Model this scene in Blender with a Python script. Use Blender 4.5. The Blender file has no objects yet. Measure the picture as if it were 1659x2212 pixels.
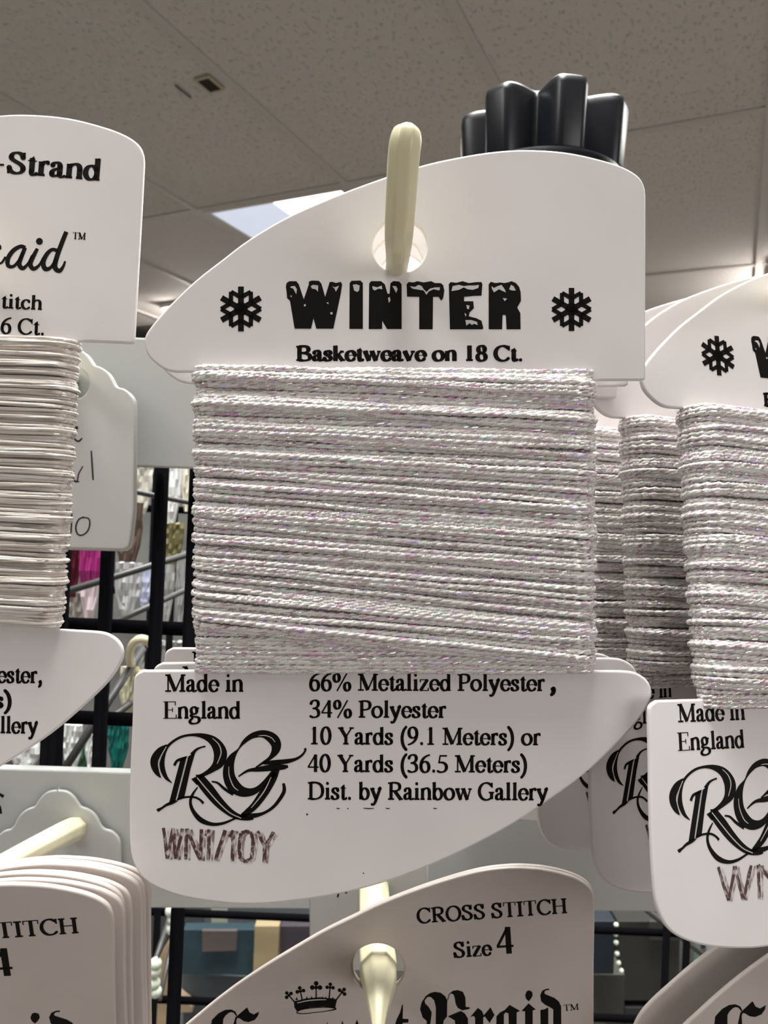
import bpy, bmesh, math, random
import numpy as np
from mathutils import Vector, Matrix
from mathutils.geometry import tessellate_polygon

random.seed(7)
C = bpy.context.scene.collection
PI = math.pi

# ------------------------------------------------------------------ camera, light, exposure
F = 1600.0; CX, CY = 829.5, 1106.0          # focal length and centre of the 1659 x 2212 frame
PITCH, ROLL, CAMH = 0.0045, 0.0414, 1.5
H_ = Vector((1, 0, 0)); F_ = Vector((0, math.cos(PITCH), math.sin(PITCH))); U_ = Vector((0, -math.sin(PITCH), math.cos(PITCH)))
XC = math.cos(ROLL)*H_ + math.sin(ROLL)*U_
YC = -math.sin(ROLL)*H_ + math.cos(ROLL)*U_
CAM = Matrix(((XC.x, YC.x, -F_.x, 0), (XC.y, YC.y, -F_.y, 0), (XC.z, YC.z, -F_.z, CAMH), (0, 0, 0, 1)))
cd = bpy.data.cameras.new('camera'); cam = bpy.data.objects.new('camera', cd); C.objects.link(cam)
cam.matrix_world = CAM
cd.sensor_fit = 'VERTICAL'; cd.sensor_height = 36.0; cd.sensor_width = 27.0
cd.lens = F*36.0/2212.0
cd.clip_start = 0.005; cd.clip_end = 60
cd.dof.use_dof = True; cd.dof.focus_distance = 0.101; cd.dof.aperture_fstop = cd.lens/1000.0/0.00042
sc = bpy.context.scene
sc.camera = cam
sc.view_settings.view_transform = 'Standard'; sc.view_settings.look = 'None'
sc.view_settings.gamma = 1.0; sc.view_settings.use_curve_mapping = False
sc.view_settings.exposure = 0.34
sc.cycles.use_denoising = True
sc.cycles.max_bounces = 6; sc.cycles.diffuse_bounces = 4; sc.cycles.glossy_bounces = 4
sc.cycles.sample_clamp_indirect = 6.0
world = bpy.data.worlds.new('world'); sc.world = world; world.use_nodes = True
world.node_tree.nodes['Background'].inputs[0].default_value = (0.75, 0.80, 0.82, 1)
world.node_tree.nodes['Background'].inputs[1].default_value = 0.3

def area_lamp(name, loc, target, sx, sy, power, col):
    l = bpy.data.lights.new(name, 'AREA'); l.shape = 'RECTANGLE'; l.size = sx; l.size_y = sy
    l.energy = power; l.color = col
    o = bpy.data.objects.new(name, l); C.objects.link(o); o.location = loc
    o.rotation_euler = (Vector(target)-Vector(loc)).to_track_quat('-Z', 'Y').to_euler()
    return o

CEILH = CAMH + 1.0633
YAW = 0.4472; U0, V0 = -1.1845, 2.08
def grid(u, v, z=0.0):                       # ceiling grid coordinates (metres along the tile rows) -> world
    a, b = u+U0, v+V0
    return Vector((a*math.cos(YAW)+b*math.sin(YAW), -a*math.sin(YAW)+b*math.cos(YAW), z))
# daylight from the shop window behind and to the right of the camera, one light under the visible troffer, the other overhead lights unseen and added for brightness
area_lamp('window_daylight', (1.7, -1.9, 1.75), (0, .12, 1.5), 1.5, 1.1, 17, (1.0, .95, .93))
LAMP_FILL_SPOTS = [((.3, -.3), 20), ((2.1, -.9), 20), ((-1.5, -1.5), 12), ((-.3, 0), 16), ((2.1, 1.2), 14), ((-2.7, .6), 12), ((.3, -3.7), 12), ((1.05, -2.4), 42)]
for (lu, lv), pw in LAMP_FILL_SPOTS:
    p = grid(lu, lv+0.61, CEILH-.03)
    o_ = area_lamp('troffer_and_fill_light', p, p-Vector((0, 0, 1)), .5, 1.1, pw, (1.0, 1.0, .955))
    o_.rotation_euler = (0, 0, -YAW)

# ------------------------------------------------------------------ materials
def mat(name, col, rough=.5, metal=0.0, **kw):
    m = bpy.data.materials.new(name); m.use_nodes = True
    b = m.node_tree.nodes['Principled BSDF']
    b.inputs['Base Color'].default_value = (*col, 1); b.inputs['Roughness'].default_value = rough
    b.inputs['Metallic'].default_value = metal
    for k_, v_ in kw.items(): b.inputs[k_.replace('_', ' ')].default_value = v_
    return m
def nd(m, t, **kw):
    n = m.node_tree.nodes.new(t)
    for k_, v_ in kw.items():
        if k_ in n.inputs: n.inputs[k_].default_value = v_
        else: setattr(n, k_, v_)
    return n
def lk(m, a, ao, b, bi): m.node_tree.links.new(a.outputs[ao], b.inputs[bi])
def noise_tint(m, c1, c2, scale, lo=.35, hi=.65, detail=3, vec=(1, 1, 1), rough_out=None, bump=0.0, bdist=.001):
    b = m.node_tree.nodes['Principled BSDF']
    tc = nd(m, 'ShaderNodeTexCoord'); mp = nd(m, 'ShaderNodeMapping'); mp.inputs['Scale'].default_value = vec
    n = nd(m, 'ShaderNodeTexNoise'); n.inputs['Scale'].default_value = scale; n.inputs['Detail'].default_value = detail
    r = nd(m, 'ShaderNodeValToRGB'); r.color_ramp.elements[0].position = lo; r.color_ramp.elements[1].position = hi
    r.color_ramp.elements[0].color = (*c1, 1); r.color_ramp.elements[1].color = (*c2, 1)
    lk(m, tc, 'Object', mp, 'Vector'); lk(m, mp, 0, n, 'Vector'); lk(m, n, 0, r, 0); lk(m, r, 0, b, 'Base Color')
    if bump:
        bp = nd(m, 'ShaderNodeBump'); bp.inputs['Strength'].default_value = bump; bp.inputs['Distance'].default_value = bdist
        lk(m, n, 0, bp, 'Height'); lk(m, bp, 0, b, 'Normal')
    return m

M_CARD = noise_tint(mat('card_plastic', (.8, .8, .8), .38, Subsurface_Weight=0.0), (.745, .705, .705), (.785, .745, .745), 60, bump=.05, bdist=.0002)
M_CARD_SHADED = noise_tint(mat('shade_toned_card_plastic', (.7, .65, .62), .38), (.53, .47, .44), (.57, .51, .48), 60, bump=.05, bdist=.0002)  # lower row's shade is put into this darker, pinker base colour
M_INK = mat('black_ink', (.005, .004, .004), .6, Specular_IOR_Level=.12)
M_INKG = mat('greyed_ink', (.022, .017, .017), .55)
M_SNOW = mat('unprinted_inlay', (.55, .53, .52), .5)
M_PEN = mat('marker_ink', (.008, .008, .02), .4)
# rubber stamp ink: brown, broken where the stamp did not touch
M_STAMP = mat('stamp_ink', (.10, .05, .045), .6)
noise_tint(M_STAMP, (.075, .032, .03), (.60, .53, .52), 1500, .50, .70, 4, (1, .7, 1))
M_STAMPF = mat('faint_stamp_ink', (.3, .22, .21), .6)
noise_tint(M_STAMPF, (.26, .17, .165), (.74, .71, .70), 1500, .42, .60, 4, (1, .4, 1))
M_PEG = noise_tint(mat('cream_plastic', (.8, .75, .5), .3), (.73, .67, .44), (.79, .74, .53), 80)
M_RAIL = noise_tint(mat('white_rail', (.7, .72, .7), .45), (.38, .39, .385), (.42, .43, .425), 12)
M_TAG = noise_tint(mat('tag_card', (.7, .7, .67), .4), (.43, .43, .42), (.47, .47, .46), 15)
M_TAGEDGE = mat('tag_edge', (.88, .92, .88), .3)
M_BLACK = mat('black_coated_wire', (.004, .004, .005), .75, Specular_IOR_Level=.0)
M_GREYW = mat('grey_wire', (.06, .06, .062), .45, .2)
M_KNOB = mat('black_knob_plastic', (.009, .010, .014), .33, Specular_IOR_Level=.38)
M_WALL = noise_tint(mat('wall_paint', (.4, .4, .38), .8), (.32, .31, .29), (.36, .35, .33), 3)
M_FLOOR = noise_tint(mat('floor_vinyl', (.3, .28, .26), .5), (.28, .25, .23), (.36, .33, .30), 20)
M_DARKH = mat('hole_shade', (.02, .012, .008), .9)

# ceiling tile: mottled, pitted mineral board with short fissures
M_TILE = mat('ceiling_tile', (.55, .52, .49), .9)
b_ = M_TILE.node_tree.nodes['Principled BSDF']
tc = nd(M_TILE, 'ShaderNodeTexCoord')
mp = nd(M_TILE, 'ShaderNodeMapping'); mp.inputs['Scale'].default_value = (1.0, .45, 1)
n1 = nd(M_TILE, 'ShaderNodeTexNoise', Scale=125.0, Detail=2.0)
r1 = nd(M_TILE, 'ShaderNodeValToRGB'); r1.color_ramp.elements[0].position = .31; r1.color_ramp.elements[1].position = .38
r1.color_ramp.elements[0].color = (0, 0, 0, 1)
n2 = nd(M_TILE, 'ShaderNodeTexNoise', Scale=260.0, Detail=3.0)
mx = nd(M_TILE, 'ShaderNodeMath', operation='MULTIPLY_ADD'); mx.inputs[1].default_value = .3
bp = nd(M_TILE, 'ShaderNodeBump'); bp.inputs['Strength'].default_value = .75; bp.inputs['Distance'].default_value = .006
lk(M_TILE, tc, 'Object', mp, 'Vector'); lk(M_TILE, mp, 0, n1, 'Vector'); lk(M_TILE, tc, 'Object', n2, 'Vector')
lk(M_TILE, n1, 0, r1, 0); lk(M_TILE, n2, 0, mx, 0); lk(M_TILE, r1, 0, mx, 2); lk(M_TILE, mx, 0, bp, 'Height'); lk(M_TILE, bp, 0, b_, 'Normal')
M_GRIDBAR = mat('ceiling_grid_paint', (.50, .47, .44), .6)

def emit(name, col, s):
    m = bpy.data.materials.new(name); m.use_nodes = True
    b = m.node_tree.nodes['Principled BSDF']
    b.inputs['Base Color'].default_value = (.8, .8, .8, 1)
    b.inputs['Emission Color'].default_value = (*col, 1); b.inputs['Emission Strength'].default_value = s
    return m
M_LENS = emit('lamp_lens', (1.0, 1.0, .98), 4.0)
M_LENSB = emit('lamp_lens_dim', (.70, .80, 1.0), .50)

# metallised braid: white with pink, mint and violet flashes that turn with the light
def thread_mat(name, base, dark, spark, film):
    m = mat(name, base, .32)
    b = m.node_tree.nodes['Principled BSDF']
    tc = nd(m, 'ShaderNodeTexCoord')
    mp = nd(m, 'ShaderNodeMapping'); mp.inputs['Scale'].default_value = (760, 4300, 4300)
    vo = nd(m, 'ShaderNodeTexVoronoi'); vo.inputs['Scale'].default_value = 1.0
    lk(m, tc, 'Object', mp, 'Vector'); lk(m, mp, 0, vo, 'Vector')
    sep = nd(m, 'ShaderNodeSeparateColor'); lk(m, vo, 'Color', sep, 0)
    rp = nd(m, 'ShaderNodeValToRGB'); cr = rp.color_ramp; cr.interpolation = 'CONSTANT'
    cr.elements[0].position = 0; cr.elements[0].color = (*base, 1)
    cr.elements[1].position = .50; cr.elements[1].color = (*dark, 1)
    for p_, c_ in spark:
        e = cr.elements.new(p_); e.color = (*c_, 1)
    lk(m, sep, 0, rp, 0); lk(m, rp, 0, b, 'Base Color')
    # each flake of foil lies at its own angle
    sub = nd(m, 'ShaderNodeVectorMath', operation='SUBTRACT'); sub.inputs[1].default_value = (.5, .5, .5)
    lk(m, vo, 'Color', sub, 0)
    scl = nd(m, 'ShaderNodeVectorMath', operation='SCALE'); scl.inputs['Scale'].default_value = film[1]
    lk(m, sub, 0, scl, 0)
    ge = nd(m, 'ShaderNodeNewGeometry'); ad = nd(m, 'ShaderNodeVectorMath', operation='ADD')
    lk(m, ge, 'Normal', ad, 0); lk(m, scl, 0, ad, 1)
    no = nd(m, 'ShaderNodeVectorMath', operation='NORMALIZE'); lk(m, ad, 0, no, 0); lk(m, no, 0, b, 'Normal')
    mr = nd(m, 'ShaderNodeMapRange'); mr.inputs['To Min'].default_value = .12; mr.inputs['To Max'].default_value = .5
    lk(m, sep, 1, mr, 0); lk(m, mr, 0, b, 'Roughness')
    mm = nd(m, 'ShaderNodeMath', operation='GREATER_THAN'); mm.inputs[1].default_value = film[0]
    lk(m, sep, 2, mm, 0)
    m2 = nd(m, 'ShaderNodeMath', operation='MULTIPLY'); m2.inputs[1].default_value = .6
    lk(m, mm, 0, m2, 0); lk(m, m2, 0, b, 'Metallic')
    return m
M_BRAID = thread_mat('pearl_braid', (.90, .87, .845), (.83, .78, .745),
                     [(.78, (.84, .84, .82)), (.84, (.68, .42, .60)), (.90, (.72, .92, .80)), (.93, (.58, .46, .44)), (.965, (.74, .62, .92))], (.76, .50))
M_SATIN = thread_mat('satin_braid', (.79, .73, .68), (.73, .66, .60), [(.85, (.90, .88, .86))], (.82, .22))
M_SATIN.node_tree.nodes['Mapping'].inputs['Scale'].default_value = (180, 2600, 2600)

# ------------------------------------------------------------------ helpers
def tag(o, label=None, cat=None, group=None, kind=None):
    if label: o['label'] = label
    if cat: o['category'] = cat
    if group: o['group'] = group
    if kind: o['kind'] = kind
    return o
def mesh_obj(name, verts, faces, m, parent=None, smooth=False):
    me = bpy.data.meshes.new(name); me.from_pydata([tuple(v) for v in verts], [], faces); me.update()
    if m: me.materials.append(m)
    if smooth: me.polygons.foreach_set('use_smooth', [True]*len(me.polygons))
    o = bpy.data.objects.new(name, me); C.objects.link(o)
    if parent: o.parent = parent
    return o
def empty(name, mw=None, parent=None):
    o = bpy.data.objects.new(name, None); o.empty_display_size = .01; C.objects.link(o)
    if mw is not None: o.matrix_world = mw
    if parent: o.parent = parent
    return o
def copy_tree(o, parent=None):
    c = o.copy(); C.objects.link(c)
    if parent: c.parent = parent
    for ch in list(o.children): copy_tree(ch, c)
    return c
def bm_obj(name, bm, m, parent=None, smooth=False, bevel=0, seg=2):
    if bevel: bmesh.ops.bevel(bm, geom=[e for e in bm.edges], offset=bevel, segments=seg, affect='EDGES', profile=.5)
    bmesh.ops.recalc_face_normals(bm, faces=bm.faces)
    me = bpy.data.meshes.new(name); bm.to_mesh(me); bm.free()
    if m: me.materials.append(m)
    if smooth: me.polygons.foreach_set('use_smooth', [True]*len(me.polygons))
    o = bpy.data.objects.new(name, me); C.objects.link(o)
    if parent: o.parent = parent
    return o
def box_bm(x0, x1, y0, y1, z0, z1, bm=None):
    bm = bm or bmesh.new()
    g = bmesh.ops.create_cube(bm, size=1.0)
    for v in g['verts']:
        v.co = Vector((x0+(v.co.x+.5)*(x1-x0), y0+(v.co.y+.5)*(y1-y0), z0+(v.co.z+.5)*(z1-z0)))
    return bm
def tube(name, pts, rad, m, parent=None, sides=10, cap=True, facet=False):
    """Round bar through points (Vectors); rad a number, or (rx, ry) per point."""
    pts = [Vector(p) for p in pts]; n = len(pts)
    vs, fs = [], []
    t0 = (pts[1]-pts[0]).normalized()
    ref = Vector((0, 0, 1)) if abs(t0.z) < .9 else Vector((1, 0, 0))
    a = t0.cross(ref).normalized()
    for i in range(n):
        t = (pts[min(i+1, n-1)]-pts[max(i-1, 0)]).normalized()
        a = (a - t*a.dot(t)).normalized(); b = t.cross(a)
        r = rad[i] if isinstance(rad, (list, tuple)) else rad
        rx, ry = r if isinstance(r, (list, tuple)) else (r, r)
        for k in range(sides):
            th = 2*PI*(k+.5)/sides
            g = min(1.0, .935/math.cos(((th+PI/8) % (PI/4))-PI/8)) if facet else 1.0
            vs.append(pts[i] + a*math.cos(th)*rx*g + b*math.sin(th)*ry*g)
    for i in range(n-1):
        for k in range(sides):
            k2 = (k+1) % sides
            fs.append((i*sides+k, i*sides+k2, (i+1)*sides+k2, (i+1)*sides+k))
    if cap:
        fs.append(tuple(range(sides))[::-1]); fs.append(tuple((n-1)*sides+k for k in range(sides)))
    o = mesh_obj(name, vs, fs, m, parent, smooth=sides > 8)
    return o
def P(px, py, d):                             # photograph pixel at a depth along the view axis -> world point
    return CAM @ Vector(((px-CX)/F*d, (CY-py)/F*d, -d))
def catmull(pts, n=6, closed=False):
    pts = [tuple(map(float, p)) for p in pts]; N = len(pts); out = []
    rng = range(N) if closed else range(N-1)
    for i in rng:
        if closed: p = [pts[(i+j-1) % N] for j in range(4)]
        else: p = [pts[max(0, min(N-1, i+j-1))] for j in range(4)]
        for s in range(n):
            t = s/n
            out.append(tuple(.5*((2*p[1][c]) + (-p[0][c]+p[2][c])*t + (2*p[0][c]-5*p[1][c]+4*p[2][c]-p[3][c])*t*t
                       + (-p[0][c]+3*p[1][c]-3*p[2][c]+p[3][c])*t**3) for c in range(len(p[1]))))
    if not closed: out.append(pts[-1])
    return out

# ------------------------------------------------------------------ lettering: a pen-built roman alphabet (units: 1000 per em)
TT, TK = 46.0, 106.0
def ribbon(pts):                              # pts: (x, y, width) -> quads
    q = []; n = len(pts); L = []
    for i in range(n):
        x0, y0 = pts[max(i-1, 0)][:2]; x1, y1 = pts[min(i+1, n-1)][:2]
        dx, dy = x1-x0, y1-y0; l = math.hypot(dx, dy) or 1e-9
        w = pts[i][2]/2; L.append(((pts[i][0]-dy/l*w, pts[i][1]+dx/l*w), (pts[i][0]+dy/l*w, pts[i][1]-dx/l*w)))
    for i in range(n-1): q.append([L[i][0], L[i][1], L[i+1][1], L[i+1][0]])
    return q
def disc(x, y, r, n=14, ry=None):
    return [(x+r*math.cos(2*PI*i/n), y+(ry or r)*math.sin(2*PI*i/n)) for i in range(n)]
def autow(pts, thin, thick):
    out = []; n = len(pts)
    for i in range(n):
        dx = pts[min(i+1, n-1)][0]-pts[max(i-1, 0)][0]; dy = pts[min(i+1, n-1)][1]-pts[max(i-1, 0)][1]
        th = math.atan2(dy, dx)-.17
        out.append((pts[i][0], pts[i][1], thin+(thick-thin)*abs(math.sin(th))**1.3))
    return out
def bez(p0, p1, p2, p3, n=9):
    o = []
    for i in range(n+1):
        t = i/n; s = 1-t
        o.append(tuple(s**3*p0[c]+3*s*s*t*p1[c]+3*s*t*t*p2[c]+t**3*p3[c] for c in (0, 1)))
    return o
def arc(cx, cy, rx, ry, a0, a1):
    n = max(6, int(abs(a1-a0)/15))
    return [(cx+rx*math.cos(math.radians(a0+(a1-a0)*i/n)), cy+ry*math.sin(math.radians(a0+(a1-a0)*i/n))) for i in range(n+1)]
# items: l line, b bezier chain, a arc, s serif on y, S serif under y, r rectangle, d dot, p polygon
G = {
'i': (278, [('l',140,0,140,450),('s',25,260,0),('p',[(20,418),(192,460),(192,420),(90,395)]),('d',135,610,56)]),
'n': (500, [('l',108,0,108,440),('s',15,205,0),('p',[(10,415),(160,460),(160,420),(56,400)]),('b',(120,350),(210,480),(400,490),(400,290)),('l',400,300,400,0),('s',310,492,0)]),
'm': (778, [('l',108,0,108,440),('s',15,205,0),('p',[(10,415),(160,460),(160,420),(56,400)]),('b',(120,350),(200,480),(385,490),(385,290)),('l',385,300,385,0),('s',295,480,0),('b',(400,350),(490,480),(665,490),(665,290)),('l',665,300,665,0),('s',575,765,0)]),
'h': (500, [('l',108,0,108,670),('s',15,205,0),('p',[(8,640),(160,690),(160,640),(56,620)]),('b',(120,350),(210,480),(400,490),(400,290)),('l',400,300,400,0),('s',310,492,0)]),
'r': (345, [('l',112,0,112,440),('s',15,225,0),('p',[(10,415),(164,460),(164,420),(60,400)]),('b',(120,330),(180,430),(230,460),(290,430)),('d',292,402,48)]),
'a': (444, [('b',(84,355),(100,470),(290,480),(290,330)),('l',290,340,290,100),('d',95,350,44),('b',(290,275),(130,240),(70,190),(75,110)),('b',(75,110),(70,5),(200,20),(290,95)),('b',(290,110),(300,20),(360,5),(430,50))]),
'b': (500, [('l',108,10,108,670),('p',[(8,640),(160,690),(160,640),(56,620)]),('a',268,225,158,208,-155,155)]),
'd': (500, [('l',385,0,385,670),('p',[(285,640),(437,690),(437,640),(333,620)]),('a',225,225,158,208,25,335),('p',[(385,0),(480,12),(485,40),(385,40)])]),
'c': (444, [('a',240,225,172,208,48,318),('d',358,345,48)]),
'e': (444, [('a',232,225,170,208,8,322),('r',85,395,232,266)]),
'g': (500, [('a',220,310,122,135,0,360),('l',305,405,440,405,46),('b',(160,180),(80,140),(70,85),(180,80)),('b',(170,78),(330,75),(455,70),(450,-50)),('b',(450,-50),(440,-215),(50,-230),(45,-110)),('b',(45,-110),(50,-60),(110,-10),(160,20))]),
'k': (500, [('l',108,0,108,670),('s',15,205,0),('p',[(8,640),(160,690),(160,640),(56,620)]),('l',385,440,140,200,TT),('l',215,270,400,10),('S',285,455,450),('s',310,500,0)]),
'l': (278, [('l',140,0,140,670),('s',25,260,0),('p',[(20,640),(192,690),(192,640),(90,620)])]),
'o': (500, [('a',250,225,188,208,0,360)]),
's': (389, [('b',(300,350),(280,460),(85,460),(90,345)),('b',(90,345),(95,240),(310,230),(305,110)),('b',(305,110),(295,-10),(75,-10),(55,100)),('l',318,445,318,320,TT),('l',48,10,48,130,TT)]),
't': (290, [('l',140,520,140,100),('b',(140,120),(135,-10),(220,0),(275,55)),('r',20,265,418,450),('p',[(88,450),(192,450),(192,585),(150,560),(30,440)])]),
'v': (500, [('l',70,440,265,10,112),('l',425,440,262,10,TT),('S',8,200,450),('S',320,495,450)]),
'w': (722, [('l',70,440,240,10,110),('l',355,440,240,10,TT),('l',350,440,520,10,110),('l',655,440,520,10,TT),('S',8,200,450),('S',255,440,450),('S',560,715,450)]),
'y': (500, [('l',70,440,275,0,112),('b',(430,440),(250,-20),(200,-220),(85,-190)),('d',80,-165,44),('S',8,200,450),('S',330,495,450)]),
'z': (444, [('r',50,405,412,450),('r',30,412,0,38),('l',365,435,70,15,100),('r',42,80,330,450),('r',380,418,0,125)]),
'B': (667, [('l',150,0,150,662),('b',(150,642),(440,665),(515,600),(510,500)),('b',(510,500),(505,380),(400,350),(150,350)),('b',(150,350),(460,350),(580,290),(578,180)),('b',(578,180),(575,20),(420,15),(150,18)),('s',18,300,0),('S',18,300,662)]),
'C': (667, [('a',365,331,300,322,48,318),('l',608,665,608,455,TT),('p',[(590,130),(625,120),(560,40),(520,30)])]),
'D': (722, [('l',150,0,150,662),('b',(150,644),(470,665),(650,580),(650,331)),('b',(650,331),(650,80),(470,0),(150,18)),('s',18,300,0),('S',18,300,662)]),
'E': (611, [('l',150,0,150,662),('r',18,545,630,662),('r',18,575,0,32),('r',150,420,322,352),('r',512,545,510,662),('r',555,590,0,160),('r',395,425,255,420)]),
'G': (722, [('a',365,331,300,322,45,305),('l',590,40,590,290),('s',470,700,260),('l',608,665,608,470,TT)]),
'H': (722, [('l',135,0,135,662),('l',585,0,585,662),('s',18,255,0),('s',465,705,0),('S',18,255,662),('S',465,705,662),('r',135,585,318,354)]),
'I': (333, [('l',166,0,166,662),('s',25,308,0),('S',25,308,662)]),
'M': (889, [('l',140,10,140,650,TT),('l',150,650,440,30,120),('l',745,650,440,30,TT),('l',742,0,742,650),('s',18,270,0),('s',610,870,0),('S',18,200,662),('S',690,870,662)]),
'O': (722, [('a',361,331,298,322,0,360)]),
'P': (556, [('l',150,0,150,662),('b',(150,642),(420,665),(505,610),(500,480)),('b',(500,480),(495,330),(370,295),(150,310)),('s',18,300,0),('S',18,200,662)]),
'R': (667, [('l',150,0,150,662),('b',(150,642),(420,665),(525,610),(520,490)),('b',(520,490),(515,350),(380,325),(150,330)),('l',310,330,575,10,112),('s',18,285,0),('S',18,200,662),('s',500,660,0)]),
'S': (556, [('b',(430,510),(410,690),(105,690),(100,505)),('b',(100,505),(105,370),(460,340),(455,165)),('b',(455,165),(440,-35),(90,-30),(65,180)),('l',462,665,462,480,TT),('l',48,0,48,190,TT)]),
'T': (611, [('l',305,0,305,662),('r',25,585,628,662),('s',185,425,0),('r',25,58,500,662),('r',552,585,500,662)]),
'Y': (722, [('l',120,650,355,300,112),('l',610,650,365,300,TT),('l',361,0,361,320),('s',240,480,0),('S',20,265,662),('S',510,700,662)]),
'0': (500, [('a',250,338,178,322,0,360)]),
'1': (500, [('l',262,0,262,676),('s',120,400,0),('p',[(110,575),(314,680),(314,620),(200,590)])]),
'3': (500, [('b',(75,545),(110,710),(400,710),(385,530)),('b',(385,530),(380,420),(300,370),(170,355)),('b',(170,355),(440,385),(470,60),(290,25)),('b',(290,25),(190,-10),(120,20),(55,50))]),
'4': (500, [('l',345,0,345,670),('l',345,665,35,190,TT),('r',20,475,160,215)]),
'5': (500, [('l',150,650,95,370,TT),('r',140,430,600,664),('b',(90,375),(300,410),(420,320),(415,190)),('b',(415,190),(405,20),(200,-35),(50,45))]),
'6': (500, [('b',(440,660),(200,610),(85,450),(82,230)),('b',(82,230),(85,-65),(425,-75),(420,200)),('b',(420,200),(420,450),(170,460),(90,300))]),
'8': (500, [('a',250,505,130,150,0,360),('a',250,175,165,165,0,360)]),
'9': (500, [('b',(60,10),(300,60),(415,220),(418,440)),('b',(418,440),(415,735),(75,745),(80,470)),('b',(80,470),(80,220),(330,210),(410,370))]),
'%': (833, [('a',190,500,115,158,0,360),('a',640,160,115,158,0,360),('l',630,676,205,-12,TT)]),
'(': (333, [('b',(290,-180),(60,0),(60,490),(290,680))]),
')': (333, [('b',(45,-180),(275,0),(275,490),(45,680))]),
'.': (250, [('d',125,50,58)]), ',': (250, [('d',120,50,58),('b',(150,60),(170,-30),(130,-100),(80,-130))]),
'-': (333, [('r',30,300,200,265)]), ' ': (250, []),
}
def glyph_polys(ch, thin, thick):
    out = []
    for it in G[ch][1]:
        k = it[0]
        if k == 'l':
            pts = [(it[1], it[2]), (it[3], it[4])]
            w = it[5]*thick/TK if len(it) > 5 and it[5] != TT else (thin if len(it) > 5 else None)
            out += ribbon([(x, y, w) for x, y in pts] if w else autow(pts, thin, thick))
        elif k in 'ba':
            q = autow(bez(*it[1:]) if k == 'b' else arc(*it[1:]), thin, thick)
            out += ribbon(q) + [disc(e[0], e[1], e[2]/2, 10) for e in (q[0], q[-1])]
        elif k == 's': out.append([(it[1], it[3]), (it[2], it[3]), (it[2], it[3]+thin), (it[1], it[3]+thin)])
        elif k == 'S': out.append([(it[1], it[3]-thin), (it[2], it[3]-thin), (it[2], it[3]), (it[1], it[3])])
        elif k == 'r': out.append([(it[1]-5, it[3]), (it[2]+5, it[3]), (it[2]+5, it[4]), (it[1]-5, it[4])])
        elif k == 'd': out.append(disc(it[1], it[2], it[3]*(1+(thick-TK)/300)))
        elif k == 'p': out.append(it[1])
    return out
def text(s, p0, p1, cap, bold=0.0):
    """Polygons of a line of type whose baseline runs from p0 to p1 (pixels, y down), cap height in pixels."""
    thin, thick = TT*(1+.55*bold), TK*(1+.5*bold)
    adv = sum(G[c][0] for c in s)
    dx, dy = p1[0]-p0[0], p1[1]-p0[1]; L = math.hypot(dx, dy); ex, ey = dx/L, dy/L
    sx = L/adv; sy = cap/662.0; out = []; x = 0
    for c in s:
        for poly in glyph_polys(c, thin, thick):
            out.append([(p0[0]+ex*(x+a)*sx+ey*b*sy, p0[1]+ey*(x+a)*sx-ex*b*sy) for a, b in poly])
        x += G[c][0]
    return out
def zc(pts, s, ox, oy): return [(ox+p[0]/s, oy+p[1]/s) + tuple(v/s for v in p[2:]) for p in pts]
def stroke(pts, n=5): return ribbon(catmull(pts, n))

# ------------------------------------------------------------------ card space: pixels of the front card's plane
K = 0.1/F
def loc2(p, k=K): return ((p[0]-CX)*k, (CY-p[1])*k)
def print_mesh(name, polys, m, parent, z=.00003, k=K, tf=None):
    vs, fs = [], []
    for poly in polys:
        poly = [tf(*p[:2]) if tf else p for p in poly]
        q = [loc2(p, k) for p in poly]; i0 = len(vs)
        vs += [(x, y, z) for x, y in q]
        a = sum(q[i][0]*q[(i+1) % len(q)][1]-q[(i+1) % len(q)][0]*q[i][1] for i in range(len(q)))
        if len(q) <= 4:
            f = tuple(range(i0, i0+len(q))); fs.append(f if a > 0 else f[::-1])
        else:
            for t in tessellate_polygon([[Vector((x, y, 0)) for x, y in q]]):
                ar = sum(q[t[i]][0]*q[t[(i+1) % 3]][1]-q[t[(i+1) % 3]][0]*q[t[i]][1] for i in range(3))
                f = tuple(i0+v for v in t); fs.append(f if ar > 0 else f[::-1])
    return mesh_obj(name, vs, fs, m, parent)
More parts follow.
